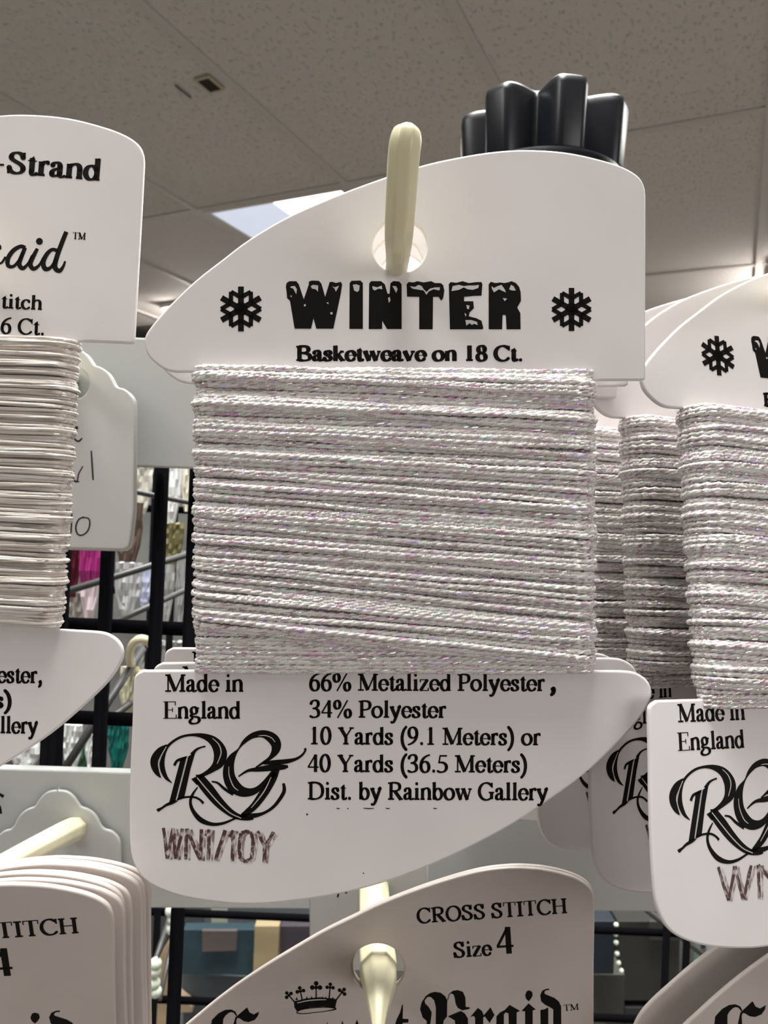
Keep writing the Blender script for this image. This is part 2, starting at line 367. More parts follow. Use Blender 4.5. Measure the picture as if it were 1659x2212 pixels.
def plate(name, outer, holes, m, parent, th=.0008, bev=.0003, k=K, raw=False):
    """Moulded card with rounded rims: outline and holes in pixels; front face on z = 0."""
    loops = []
    for li, lp in enumerate([outer]+list(holes)):
        q = list(lp) if raw else [loc2(p, k) for p in lp]
        a = sum(q[i][0]*q[(i+1) % len(q)][1]-q[(i+1) % len(q)][0]*q[i][1] for i in range(len(q)))
        if (a > 0) != (li == 0): q = q[::-1]
        loops.append(q)
    prof = [(bev, 0), (bev*.45, -bev*.12), (bev*.12, -bev*.45), (0, -bev), (0, -(th-bev)), (bev*.12, -(th-bev*.45)), (bev*.45, -(th-bev*.12)), (bev, -th)]
    vs, fs, sm = [], [], []; front, back, starts = [], [], []
    for q in loops:
        n = len(q); nr = []
        for i in range(n):
            dx = q[(i+1) % n][0]-q[i-1][0]; dy = q[(i+1) % n][1]-q[i-1][1]; l = math.hypot(dx, dy) or 1e-9
            nr.append((-dy/l, dx/l))
        s0 = len(vs); starts.append((s0, n))
        for o_, z in prof: vs += [(q[i][0]+nr[i][0]*o_, q[i][1]+nr[i][1]*o_, z) for i in range(n)]
        for r in range(len(prof)-1):
            for i in range(n):
                j = (i+1) % n; fs.append((s0+r*n+i, s0+(r+1)*n+i, s0+(r+1)*n+j, s0+r*n+j)); sm.append(True)
    for r, flip in ((0, False), (len(prof)-1, True)):
        lp = [[Vector((vs[s0+r*n+i][0], vs[s0+r*n+i][1], 0)) for i in range(n)] for s0, n in starts]
        idx = [s0+r*n+i for s0, n in starts for i in range(n)]
        for t in tessellate_polygon(lp):
            a_, b_2, c_ = (vs[idx[i]] for i in t)
            ar = (b_2[0]-a_[0])*(c_[1]-a_[1])-(c_[0]-a_[0])*(b_2[1]-a_[1])
            f = tuple(idx[i] for i in t)
            fs.append(f if (ar > 0) != flip else f[::-1]); sm.append(False)
    o = mesh_obj(name, vs, fs, m, parent); o.data.polygons.foreach_set('use_smooth', sm)
    return o

# outline of the thread card (front one, in its own plane)
OUT_A = catmull([(1395, 425), (1395, 812)], 1)[:-1] + [(1395, 812), (1394, 819), (1388, 822), (1300, 822), (1275, 822), (1275, 900), (1275, 1440), (1277, 1449)] + \
 catmull([(1300, 1449), (1355, 1450), (1381, 1457), (1400, 1472), (1408, 1492), (1404, 1515), (1380, 1556), (1330, 1610), (1260, 1675), (1180, 1733), (1100, 1785), (1000, 1838),
  (900, 1882), (800, 1916), (700, 1938), (600, 1951), (530, 1954), (470, 1950), (400, 1939), (345, 1921), (310, 1899), (290, 1869), (281, 1830), (279, 1750), (281, 1650), (285, 1560), (288, 1480), (293, 1458), (310, 1448)], 4) + \
 [(423, 1448), (425, 1440), (425, 900), (425, 812), (423, 804)] + \
 catmull([(400, 804), (380, 804), (358, 799), (335, 784), (318, 765), (312, 741), (316, 720), (340, 688), (375, 650), (425, 603), (480, 560), (540, 515), (620, 468), (700, 432), (760, 408), (835, 381),
  (900, 360), (960, 345), (1050, 329), (1130, 323), (1220, 328), (1300, 345), (1350, 362), (1380, 381), (1392, 402), (1395, 425)], 4)[:-1]
HOLE_A = disc(863.5, 531.5, 58, 40, 57)
SNOW = []
def flake(cx, cy, s=1.0):
    out = [disc(cx, cy, 15*s, 12)]
    for i in range(6):
        a = PI/2+i*PI/3
        out += ribbon([(cx, cy, 12.5*s), (cx+48.5*s*math.cos(a), cy+48.5*s*math.sin(a), 12.5*s)])
        b = a+PI/6
        pl, pm, pr = [(cx+r_*s*math.cos(t), cy+r_*s*math.sin(t)) for r_, t in ((25, a), (43, b), (25, a+PI/3))]
        out += ribbon([(*pl, 10*s), (*pm, 9*s)]) + ribbon([(*pm, 9*s), (*pr, 10*s)])
    return out
def z1(p): return zc(p, 3.687, 400, 560)
def z2(p): return zc(p, 3.687, 850, 560)
WIN = [z1([(808,190),(830,175),(885,175),(905,200),(945,320),(985,200),(985,178),(1010,170),(1065,172),(1085,195),(1115,300),(1145,200),(1150,182),(1175,180),(1200,190),(1240,180),(1250,200),(1240,270),(1180,553),(1045,553),(1022,470),(1003,553),(872,553),(835,330),(812,310),(808,260),(802,220)]),
 z1([(1310,190),(1325,172),(1395,170),(1415,190),(1415,555),(1308,555)]),
 z1([(1465,195),(1480,175),(1560,175),(1590,200),(1612,275),(1628,275),(1635,190),(1660,174),(1705,178),(1724,200),(1724,556),(1608,556),(1570,490),(1568,556),(1462,556)]),
 z2([(105,200),(120,182),(160,185),(190,175),(240,185),(300,175),(330,190),(375,190),(395,205),(405,250),(395,310),(380,330),(360,300),(315,300),(312,558),(205,558),(205,300),(108,298)]),
 z2([(440,200),(455,182),(500,188),(550,175),(600,190),(660,182),(700,182),(708,200),(700,290),(640,292),(562,300),(562,335),(635,335),(640,390),(605,425),(600,455),(660,470),(700,490),(715,545),(710,558),(450,558)]),
 z2([(758,200),(775,180),(810,190),(850,185),(880,190),(910,185),(940,175),(975,190),(1000,220),(1012,260),(1015,330),(985,385),(1010,430),(1012,558),(900,558),(895,450),(880,440),(868,450),(865,558),(758,558)])]
WINW = [z1(p) for p in ([(835,225),(850,215),(875,215),(890,240),(885,280),(872,255),(860,235)], [(1000,215),(1020,205),(1060,210),(1058,260),(1040,240),(1010,235)],
  [(1170,215),(1190,225),(1225,212),(1215,235),(1200,260),(1190,235)], [(1335,205),(1360,200),(1390,210),(1385,250),(1370,262),(1345,250)],
  [(1490,215),(1530,225),(1565,210),(1570,240),(1540,235),(1510,250),(1495,240)], [(1650,215),(1680,215),(1692,240),(1680,270),(1665,240)], [(1615,310),(1630,300),(1635,330),(1622,350)],
  [(945,362),(960,358),(962,372),(948,378)], [(1155,425),(1172,420),(1175,438),(1160,442)], [(1125,348),(1140,342),(1142,360)], [(835,292),(850,290),(848,305)])] + \
 [z2(p) for p in ([(130,215),(170,222),(200,205),(225,215),(240,240),(262,262),(290,235),(330,225),(370,225),(365,250),(320,240),(280,258),(262,285),(240,250),(190,242),(150,235)],
  [(462,255),(470,215),(520,205),(560,215),(600,210),(650,210),(680,205),(675,230),(630,245),(590,240),(560,225),(520,245),(490,250)], [(580,365),(605,370),(600,400),(585,395)],
  [(572,485),(620,485),(665,500),(670,525),(640,515),(625,525),(605,510),(580,530)], [(565,430),(580,440),(575,460)],
  [(780,215),(800,230),(830,215),(860,205),(885,240),(895,265),(870,255),(840,240),(800,265),(785,240)], [(920,240),(935,205),(955,215),(975,250),(940,250)], [(870,310),(905,315),(885,335)])]
def z3(p): return zc(p, 4.1475, 280, 1400)
RG_B = []
for s_ in ([(380,1208,6),(325,1155,34),(292,1060,46),(302,960,38),(350,870,24),(450,800,22),(560,777,24),(670,790,50),(760,840,88),(812,930,118),(800,1020,104),(740,1085,55),(650,1140,34),(600,1160,55)],
 [(335,865,10),(275,915,55),(228,985,70),(222,1050,64),(248,1115,46),(278,1160,8)],
 [(400,1052,24),(425,1010,24),(470,992,26),(520,975,20)], [(555,955,34),(600,908,22),(645,888,15),(680,880,16)],
 [(430,1360,20),(385,1382,30),(330,1405,24),(290,1432,20),(258,1450,30),(248,1458,24)], [(425,1356,18),(500,1335,18),(580,1335,20),(630,1358,20),(662,1390,24)],
 [(612,1152,90),(700,1260,104),(790,1370,92),(880,1455,72),(960,1505,56),(1050,1528,34),(1110,1530,12)],
 [(610,1245,10),(565,1310,22),(545,1380,26),(570,1460,34),(640,1540,46),(740,1577,32),(840,1568,24),(940,1528,18),(1010,1500,30),(1100,1502,44),(1200,1478,26),(1290,1420,28),(1360,1330,32),(1386,1270,32),(1378,1210,24)],
 [(1130,1068,12),(1200,1025,24),(1262,980,34),(1305,920,70),(1312,860,92),(1275,805,96),(1195,768,68),(1100,785,50),(1025,840,34),(975,905,14),(920,975,58),(890,1060,92),(892,1150,108),(930,1230,118),(1000,1282,96),(1080,1290,70),(1150,1262,52),(1220,1200,50),(1300,1110,60)],
 [(975,1150,12),(1060,1098,24),(1160,1085,44),(1290,1068,60),(1380,1065,44),(1420,1058,20)], [(1200,1030,26),(1300,1022,40),(1400,1015,42),(1490,993,26),(1545,958,20),(1575,915,18),(1568,898,26)],
 [(1320,1085,50),(1290,1160,62),(1235,1250,74),(1180,1330,76),(1120,1410,66),(1060,1465,56),(1010,1500,40)],
 [(735,1195,14),(790,1208,20),(850,1260,26),(930,1310,30)]): RG_B += stroke(z3(s_))
RG_B += [z3([(458,988),(512,968),(410,1368),(352,1392)]), z3([(528,968),(590,930),(545,1085),(488,1345),(425,1365)]), z3([(552,1172),(600,1150),(650,1200),(600,1225)])]
RG_W = []
for s_ in ([(330,882,7),(282,970,9),(262,1060,8),(288,1162,8)], [(518,972,8),(470,1170,8),(418,1364,8)], [(606,1160,9),(700,1272,10),(800,1385,10),(900,1475,9),(1000,1522,8)],
 [(742,806,5),(800,862,9),(820,940,10),(785,1035,6)], [(890,1060,5),(893,1140,8),(930,1235,9),(975,1275,6)], [(1155,785,5),(1215,782,8),(1270,802,8),(1303,840,6)], [(1268,1155,6),(1215,1265,10),(1160,1345,9),(1090,1430,6)]): RG_W += stroke(z3(s_))
def cond(s, x0, y0, x1, y1, h, w, skew=0.0):   # condensed rubber-stamp capitals
    D = {'W': [[(0,0),(.28,1),(.5,0),(.72,1),(1,0)]], 'N': [[(0,1),(0,0),(1,1),(1,0)]], '1': [[(.1,.22),(.6,0),(.6,1)]], '/': [[(1,0),(0,1)]],
         '0': [[(.5,0),(.9,.08),(1,.3),(1,.7),(.9,.92),(.5,1),(.1,.92),(0,.7),(0,.3),(.1,.08),(.5,0)]], 'Y': [[(0,0),(.5,.5),(1,0)],[(.5,.5),(.5,1)]], '4': [[(.75,1),(.75,0),(0,.7),(1,.7)]]}
    Wd = {'W': 1.3, 'N': 1.0, '1': .45, '/': .6, '0': .9, 'Y': 1.1, '4': .9}
    tot = sum(Wd[c]+.28 for c in s)-.28; u = (x1-x0)/tot; x = 0; out = []
    for c in s:
        for pl in D[c]:
            for a, b in zip(pl[:-1], pl[1:]):
                q = []
                for t in (0, .25, .5, .75, 1):
                    px = x0+(x+(a[0]+(b[0]-a[0])*t)*Wd[c])*u; f = (px-x0)/(x1-x0)
                    yy = a[1]+(b[1]-a[1])*t
                    q.append((px+skew*(yy-.5)*h+random.uniform(-.7, .7), y0+(y1-y0)*f+yy*h, w*random.uniform(.85, 1.15)))
                out += ribbon(q)
        x += Wd[c]+.28
    return out

def front_prints(root, stamp, lettering=True):
    lt = []
    lt += text('Basketweave on 18 Ct.', (639, 780), (1131, 780), 33, 1.6)
    lt += text('Made in', (356, 1494.5), (526, 1494.5), 38, .65) + text('England', (352, 1552.5), (520, 1552.5), 37.5, .65)
    lt += text('66% Metalized Polyester', (667, 1492), (1177, 1493), 37, .65) + text(',', (1186, 1492), (1202, 1492), 44, 1)
    lt += text('34% Polyester', (668, 1550), (964, 1551), 37, .65) + text('10 Yards (9.1 Meters) or', (666, 1608), (1168, 1610), 37.5, .65)
    lt += text('40 Yards (36.5 Meters)', (664, 1667.5), (1141, 1669), 37.5, .65) + text('Dist. by Rainbow Gallery', (664, 1727), (1184, 1729), 38, .65)
    for a, b in ((727, 734), (750, 753), (785, 808), (833, 842), (936, 944)): lt += ribbon([(a, 1745.5, 1.6), ((a+b)/2, 1746.5, 2.2), (b, 1746, 1.4)])
    lt.append(disc(663.5, 1759, 2.0)); lt.append(disc(785, 1886, 1.4))
    print_mesh('printed_lettering', lt, M_INK, root)
    print_mesh('winter_title', WIN, M_INK, root)
    print_mesh('title_snow', WINW, M_SNOW, root, .00006)
    print_mesh('snowflake_mark', flake(520.5, 667.5), M_INK, root); print_mesh('snowflake_mark', flake(1234.5, 668.5, .96), M_INK, root)
    lg = print_mesh('monogram_logo', RG_B, M_INK, root); print_mesh('logo_highlight', RG_W, M_SNOW, lg, .00006)
    print_mesh('stamped_code', cond(stamp, 352, 1788, 590, 1797, 66, 7.4, -.04), M_STAMP, root, .00004)
    print_mesh('stamp_ghost', cond(stamp, 361, 1790, 597, 1799, 66, 5, -.08), M_STAMPF, root, .000025)

# ------------------------------------------------------------------ wound thread
def winding(name, m, parent, x0=424, x1=1279, base=(803, 1446), top=((799, 826), (1350, 1436)), pitch=9.6, r=7.4, plies=3, twist=66.0,
            hz=.0017, seed=1, seg=6.0, layers=True, droop=0.0, jit=1.0):
    rnd = random.Random(seed); V = []; Fq = []; nv = 0
    a = (x1-x0)/2*K; xm = ((x0+x1)/2-CX)*K; rr = r*K
    sides = 5; pr = rr*(.72 if plies > 1 else 1.0); po = rr*.28 if plies > 1 else 0.0
    def loop(yl, yr, h, ph, xe):
        nonlocal nv
        A = a+xe
        s_front = np.arange(-A+h, A-h, seg*K)
        e = np.linspace(0, PI, 9)[1:-1]
        # front run, right end, back run, left end; local (x, z) with front at +h
        X = np.concatenate([s_front, (A-h)+h*np.sin(e), np.linspace(A-h, -A+h, 14), (-A+h)-h*np.sin(e)])
        bow = .00022*(1-(s_front/A)**2)
        Z = np.concatenate([np.full(len(s_front), h)+bow, h*np.cos(e), np.full(14, -h), -h*np.cos(e)])
        f = (X+A)/(2*A); wob = jit*(np.sin(X/K/90+ph*3)+.6*np.sin(X/K/37+ph*7))*1.1
        Y = yl+(yr-yl)*f+wob + droop*0
        Y = (CY-Y)*K
        n = len(X)
        T = np.stack([np.roll(X, -1)-np.roll(X, 1), np.roll(Y, -1)-np.roll(Y, 1), np.roll(Z, -1)-np.roll(Z, 1)], 1)
        T /= np.linalg.norm(T, axis=1)[:, None]+1e-12
        up = np.array([0, 1.0, 0]); N1 = np.cross(T, up); N1 /= np.linalg.norm(N1, axis=1)[:, None]+1e-12
        N2 = np.cross(N1, T)
        D = np.cumsum(np.r_[0, np.hypot(np.diff(X), np.diff(Z))])
        Pc = np.stack([X+xm, Y, Z-.0004], 1)
        Dt = D[-1]+math.hypot(X[0]-X[-1], Z[0]-Z[-1]); turns = max(1, round(Dt/(twist*K)))
        for j in range(plies):
            al = 2*PI*(D/Dt*turns+j/plies)+ph
            c = Pc+N1*(np.cos(al)*po)[:, None]+N2*(np.sin(al)*po)[:, None]
            ring = []
            for k in range(sides):
                th = 2*PI*k/sides+al
                ring.append(c+N1*(np.cos(th)*pr)[:, None]+N2*(np.sin(th)*pr)[:, None])
            Vv = np.stack(ring, 1).reshape(-1, 3); V.append(Vv)
            i = np.arange(n)[:, None]; k = np.arange(sides)[None, :]; i2 = (i+1) % n; k2 = (k+1) % sides
            q = np.stack([i*sides+k, i*sides+k2, i2*sides+k2, i2*sides+k], 2).reshape(-1, 4)+nv
            Fq.append(q); nv += len(Vv)
    H = (base[1]-base[0]); nb = int(H/pitch)
    for i in range(nb+1):
        y = base[0]+H*i/nb; t = min(i, nb-i)/2.0
        loop(y+rnd.uniform(-1, 1), y+rnd.uniform(-1, 1)+2, hz*(.60+.13*min(1, t))+rnd.uniform(-.00005, .00005), rnd.uniform(0, 6), rnd.uniform(-.0001, .0001)-.00015)
    if layers:
        (ya, yb), (yc, yd) = top; nt = int((yc-ya)/(pitch*.98))
        for i in range(nt+1):
            s = i/nt; yl = ya+(yc-ya)*s; yr = yb+(yd-yb)*s
            hump = math.sin(i*2*PI/6.1+.6*math.sin(i*.7)); edge = min(1, min(i+1, nt-i+1)/3.0)
            h = hz*(.80+.2*edge)+.00050*hump*edge+rnd.uniform(-.0001, .0001)
            tl = rnd.uniform(-5, 5)*jit
            loop(yl+tl+rnd.uniform(-2, 2), yr-tl+rnd.uniform(-2, 2), h+.00065, rnd.uniform(0, 6), rnd.uniform(-.00012, .00025)+.0002*hump)
        for i in range(int(nt*.3)):          # a few strands that cross over the others
            s = (i+rnd.random()*.8)/(nt*.3)*.93+.035; yl = ya+(yc-ya)*s; yr = yb+(yd-yb)*s
            tl = rnd.uniform(-12, 12)*jit
            loop(yl+tl, yr-tl, hz+.00085+rnd.uniform(0, .00018), rnd.uniform(0, 6), rnd.uniform(0, .0003))
    V = np.concatenate(V); Fq = np.concatenate(Fq)
    me = bpy.data.meshes.new(name); me.vertices.add(len(V)); me.vertices.foreach_set('co', V.astype(np.float32).ravel())
    me.loops.add(Fq.size); me.loops.foreach_set('vertex_index', Fq.astype(np.int32).ravel())
    me.polygons.add(len(Fq)); me.polygons.foreach_set('loop_start', np.arange(0, Fq.size, 4, dtype=np.int32))
    me.polygons.foreach_set('use_smooth', np.ones(len(Fq), bool))
    me.update(calc_edges=True); me.validate(); me.materials.append(m)
    o = bpy.data.objects.new(name, me); C.objects.link(o); o.parent = parent
    return o

def pose(rx, ry, rz, tx, ty, tz):
    Rm = Matrix.Rotation(rz, 4, 'Z') @ Matrix.Rotation(ry, 4, 'Y') @ Matrix.Rotation(rx, 4, 'X')
    return Matrix.Translation((tx, ty, tz)) @ Rm
def inv_px(PM, k=K):                          # photo pixel -> pixel of the card plane under pose PM
    Mi = PM.inverted()
    def f(px, py):
        o = Mi @ Vector((0, 0, 0)); d = (Mi.to_3x3() @ Vector(((px-CX)/F, (CY-py)/F, -1)))
        t = -o.z/d.z; h = o+d*t
        return (h.x/k+CX, CY-h.y/k)
    return f

# ------------------------------------------------------------------ the room
ROT = Matrix.Rotation(-YAW, 4, 'Z')
ceil_root = empty('ceiling', Matrix.Translation((*grid(0, 0).xy, CEILH)) @ ROT); tag(ceil_root, kind='structure')
TU, TV = .61, 1.22
LAMPS = {(-1, 0), (-1, 2), (-4, 1)}
hx = .0085
bm = box_bm(0, TU-2*hx, 0, TV-2*hx, 0, .012); bmesh.ops.bevel(bm, geom=bm.edges[:], offset=.002, segments=1, affect='EDGES')
first = None
for i in range(-7, 9):
    for j in range(-5, 5):
        if (i, j) in LAMPS: continue
        if first is None:
            first = bm_obj('ceiling_tile', bm, M_TILE, ceil_root); o = first
        else:
            o = first.copy(); C.objects.link(o); o.parent = ceil_root
        o.location = (i*TU+hx, j*TV+hx, .004)
bm = bmesh.new()
gb = []
for i in range(-7, 10):
    gb.append(bm_obj('ceiling_grid_bar', box_bm(i*TU-.012, i*TU+.012, -5*TV, 5*TV, -.001, .003), M_GRIDBAR, ceil_root))
for j in range(-5, 6):
    gb.append(bm_obj('ceiling_grid_bar', box_bm(-7*TU, 9*TU, j*TV-.012, j*TV+.012, -.0008, .0032), M_GRIDBAR, ceil_root))
bm.free()
slab = bm_obj('ceiling_slab', box_bm(-7*TU, 9*TU, -5*TV, 5*TV, .12, .2), M_WALL, ceil_root)
fl = bm_obj('floor', box_bm(-7*TU, 9*TU, -5*TV, 5*TV, -.1, 0), M_FLOOR); fl.matrix_world = Matrix.Translation((*grid(0, 0).xy, 0)) @ ROT; tag(fl, kind='structure')
for nm, bx in (('wall_far', (-7*TU, 9*TU, 5*TV, 5*TV+.1)), ('wall_left', (-7*TU-.1, -7*TU, -5*TV, 5*TV)), ('wall_right', (9*TU, 9*TU+.1, -5*TV, 5*TV)), ('wall_behind', (-7*TU, 9*TU, -5*TV-.1, -5*TV))):
    w = bm_obj(nm, box_bm(*bx, 0, CEILH+.1), M_WALL); w.matrix_world = Matrix.Translation((*grid(0, 0).xy, 0)) @ ROT; tag(w, kind='structure')
# recessed ceiling lamps (2 x 4 ft), a dim and a bright lens half
def troffer(i, j, label):
    t = empty('recessed_ceiling_lamp', Matrix.Translation((*grid(i*TU, j*TV).xy, CEILH)) @ ROT)
    tag(t, label, 'ceiling lamp', 'recessed ceiling lamps')
    fr = bmesh.new()
    for b4 in ((.012, .035, .012, TV-.012), (TU-.035, TU-.012, .012, TV-.012), (.035, TU-.035, .012, .035), (.035, TU-.035, TV-.035, TV-.012)): box_bm(*b4, -.002, .02, fr)
    bm_obj('lamp_frame', fr, M_GRIDBAR, t)
    bm_obj('lamp_lens', box_bm(.30, TU-.035, .035, TV-.035, .004, .010), M_LENS, t)
    d = bm_obj('lamp_reflector', box_bm(.035, .30, .035, TV-.035, .004, .010), M_LENSB, t)
    return t
troffer(-1, 0, 'bright recessed ceiling lamp showing above the left shoulder of the front card')
# small square opening at a grid joint
ho = empty('ceiling_opening', Matrix.Translation((*grid(-.052, -.617).xy, CEILH)) @ ROT)
tag(ho, 'small dark square opening in the ceiling tile beside the grid bar, upper left', 'ceiling opening')
mesh_obj('opening_shade_plate', [(-.018, -.026, -.0025), (.018, -.026, -.0025), (.018, .026, -.0025), (-.018, .026, -.0025)], [(0, 3, 2, 1)], M_DARKH, ho)  # flat dark plate, the opening's inner shade put into its colour
fr = bmesh.new()
for b4 in ((-.024, -.018, -.032, .032), (.018, .024, -.032, .032), (-.018, .018, -.032, -.026), (-.018, .018, .026, .032)): box_bm(*b4, -.004, .001, fr)
bm_obj('opening_frame', fr, mat('cream_frame', (.42, .38, .27), .6), ho)
bm_obj('opening_flap', box_bm(-.085, -.082, -.03, .03, -.004, .0), M_GREYW, ho)
# surface mounted strip lamps further off, hidden behind the cards, that wash the ceiling beside them
def strip_lamp(px, py, label, pw, rz):
    d = P(px, py, 1.0)-Vector((0, 0, CAMH)); s = (CEILH-.06-CAMH)/d.z
    c = Vector((0, 0, CAMH))+d*s
    t = empty('strip_lamp', Matrix.Translation(c) @ Matrix.Rotation(-YAW+rz, 4, 'Z')); tag(t, label, 'ceiling lamp')
    bm_obj('lamp_housing', box_bm(-.07, .07, -.3, .3, .035, .06), M_GRIDBAR, t, bevel=.004)
    tube('lamp_tube', [(0, -.28, .01), (0, .28, .01)], .018, emit('tube_glow', (1.0, .93, .88), pw), t, 12)
strip_lamp(445, 708, 'ceiling strip lamp glowing behind the left tip of the front card', 70, 0)
strip_lamp(1712, 636, 'ceiling strip lamp glowing behind the right card', 90, 0)

# ------------------------------------------------------------------ front stack of cards
FP = pose(0, 0, 0, 0, 0, -.1)
def card_root(name, PM, label, group=None):
    t = empty(name, CAM @ PM); tag(t, label, 'thread card', group)
    return t
front = card_root('thread_card', FP, 'front white card in the middle, wound with pearly white braid, title WINTER above it', 'winter braid cards on the middle peg')
plate('card_plate', OUT_A, [HOLE_A], M_CARD, front)
wa = winding('thread_winding', M_BRAID, front, seed=3)
front_prints(front, 'WN1/10Y')
names = ['second white card on the middle peg, just behind the front card', 'third white card on the middle peg, lowest edge seen under the front card']
PROTO_B = empty('thread_card', CAM @ FP)
def plain_copy(src, PM, label, group, keep=('card_plate', 'thread_winding', 'printed_lettering', 'monogram_logo', 'stamped_code')):
    c = src.copy(); C.objects.link(c); c.matrix_world = CAM @ PM
    c['label'] = label; c['group'] = group
    for ch in src.children:
        if ch.name.split('.')[0] in keep: copy_tree(ch, c)
    return c
bpy.data.objects.remove(PROTO_B)
plain_copy(front, pose(0, 0, .012, .00019, -.00001, -.1069), names[0], 'winter braid cards on the middle peg')
plain_copy(front, pose(0, 0, -.012, .00030, .00012, -.1138), names[1], 'winter braid cards on the middle peg')
# ------------------------------------------------------------------ right stack
RP = pose(-.15808, .26369, -.04389, .06739, -.00504, -.1092)
gr = 'winter braid cards on the right peg'
right = card_root('thread_card', RP, 'white card cut by the right edge, snowflake at its tip, stamp beginning WN4', gr)
plate('card_plate', OUT_A, [HOLE_A], M_CARD, right)
wb = winding('thread_winding', M_BRAID, right, seed=11, base=(812, 1462), top=((806, 815), (1420, 1468)), hz=.0026)
front_prints(right, 'WN4')
for ch in right.children:
    if ch.name.startswith('stamp'): ch.location.x += 80*K
for n_, (pm, lb) in enumerate([(pose(-.10, .36, -.03, .0620, -.0049, -.1232), 'second white card of the right stack, partly hidden, its thread in grey shade'),
             (pose(-.08, .38, -.02, .0565, -.0049, -.1365), 'third white card of the right stack, a narrow strip of it showing'),
             (pose(-.08, .38, -.02, .0505, -.0049, -.1490), 'rearmost white card of the right stack, against the front card')]):
    plain_copy(right, pm, lb, gr)
# ------------------------------------------------------------------ left card
OUT_L = [(x-14 if 1274 < x < 1278 else x, y) for x, y in OUT_A]
LP = pose(-.02493, -.02734, -.04533, -.07017, .00681, -.10135)
left = card_root('thread_card', LP, 'white card cut by the left edge, wound with fine satin ivory thread, printed -Strand')
plate('card_plate', OUT_L, [HOLE_A], M_CARD, left)
winding('thread_winding', M_SATIN, left, seed=5, x1=1266, base=(830, 1440), top=((828, 824), (1428, 1434)), pitch=7.6, r=4.8, plies=3, twist=420.0, hz=.0015, jit=.6)
tfL = inv_px(LP)
lt = text('-', (-12, 372), (10, 373), 47, 1) + text('Strand', (14, 374), (217, 391), 47, 1.0)
print_mesh('printed_lettering', lt, M_INK, left, tf=tfL)
lt = text('titch', (2, 665.5), (91, 670), 31, .7) + text('6 Ct.', (0, 720), (98, 724.5), 34, .6)
print_mesh('printed_lettering', lt, M_INK, left, tf=tfL)
lt = text('ester,', (-6, 1475), (92, 1476), 37, .8) + text('s)', (-14, 1530), (28, 1530), 37, .8) + text('llery', (0, 1584), (82, 1585), 37, .8)
print_mesh('printed_lettering', lt, M_INK, left, tf=tfL)
print_mesh('trademark_sign', text('TM', (157, 516.5), (185, 518), 15, 1.2), M_INK, left, tf=tfL)
def z8(p): return zc(p, 4.809, 0, 300)
sp = []
for s_ in ([(262,1135,46),(215,1118,40),(140,1160,46),(85,1240,48),(85,1315,44),(140,1325,34),(200,1260,30),(245,1180,40)], [(262,1130,40),(225,1220,44),(200,1300,50),(235,1345,44),(290,1300,28),(335,1210,24)],
 [(390,1140,34),(350,1215,44),(315,1300,50),(350,1350,44),(410,1310,28),(450,1235,24)], [(600,1165,40),(545,1150,36),(490,1195,44),(450,1280,50),(470,1350,50),(530,1335,34),(585,1250,34)],
 [(690,965,44),(640,1090,48),(590,1230,50),(570,1330,54),(615,1372,46),(655,1330,30),(678,1270,20)], [(-20,1300,20),(20,1285,24),(60,1225,24)], [(-30,1100,40),(-5,1120,40),(5,1150,20)]): sp += stroke(z8(s_))
sp.append(z8(disc(410, 1065, 36)))
print_mesh('script_lettering', sp, M_INK, left, tf=tfL)

# ------------------------------------------------------------------ lower cards (another card shape)
KB = .115/F
OUT_B = [(1282, 2300), (1283, 2100), (1285, 1990)] + catmull([(1285, 1960), (1282, 1933), (1272, 1914), (1250, 1899), (1220, 1888), (1180, 1879), (1140, 1875), (1102, 1874.5), (1050, 1880), (1000, 1891), (940, 1909), (880, 1930),
  (820, 1954), (760, 1983), (700, 2012), (640, 2046), (580, 2082), (520, 2121), (470, 2158), (425, 2195), (390, 2225), (362, 2255), (345, 2290), (350, 2325), (380, 2345)], 4) + \
  [(430, 2350), (430, 2900)] + catmull([(300, 2902), (285, 2920), (280, 3100), (290, 3320), (340, 3380), (470, 3405), (700, 3390), (1000, 3290), (1260, 3130), (1400, 2970), (1390, 2920), (1340, 2902)], 3) + [(1180, 2900), (1180, 2352), (1270, 2350), (1281, 2340)]
HOLE_B = disc(815, 2092, 58, 40, 53)
def z5(p): return zc([(a, (b if b < 515 else b+110), *r_) for a, b, *r_ in p], 4.608, 900, 2100)
def z4c(p): return zc([(a, (b if b < 615 else b+140), *r_) for a, b, *r_ in p], 5.53, 400, 2100)
def z4d(p): return zc([(a, (b if b < 615 else b+140), *r_) for a, b, *r_ in p], 5.53, 660, 2100)
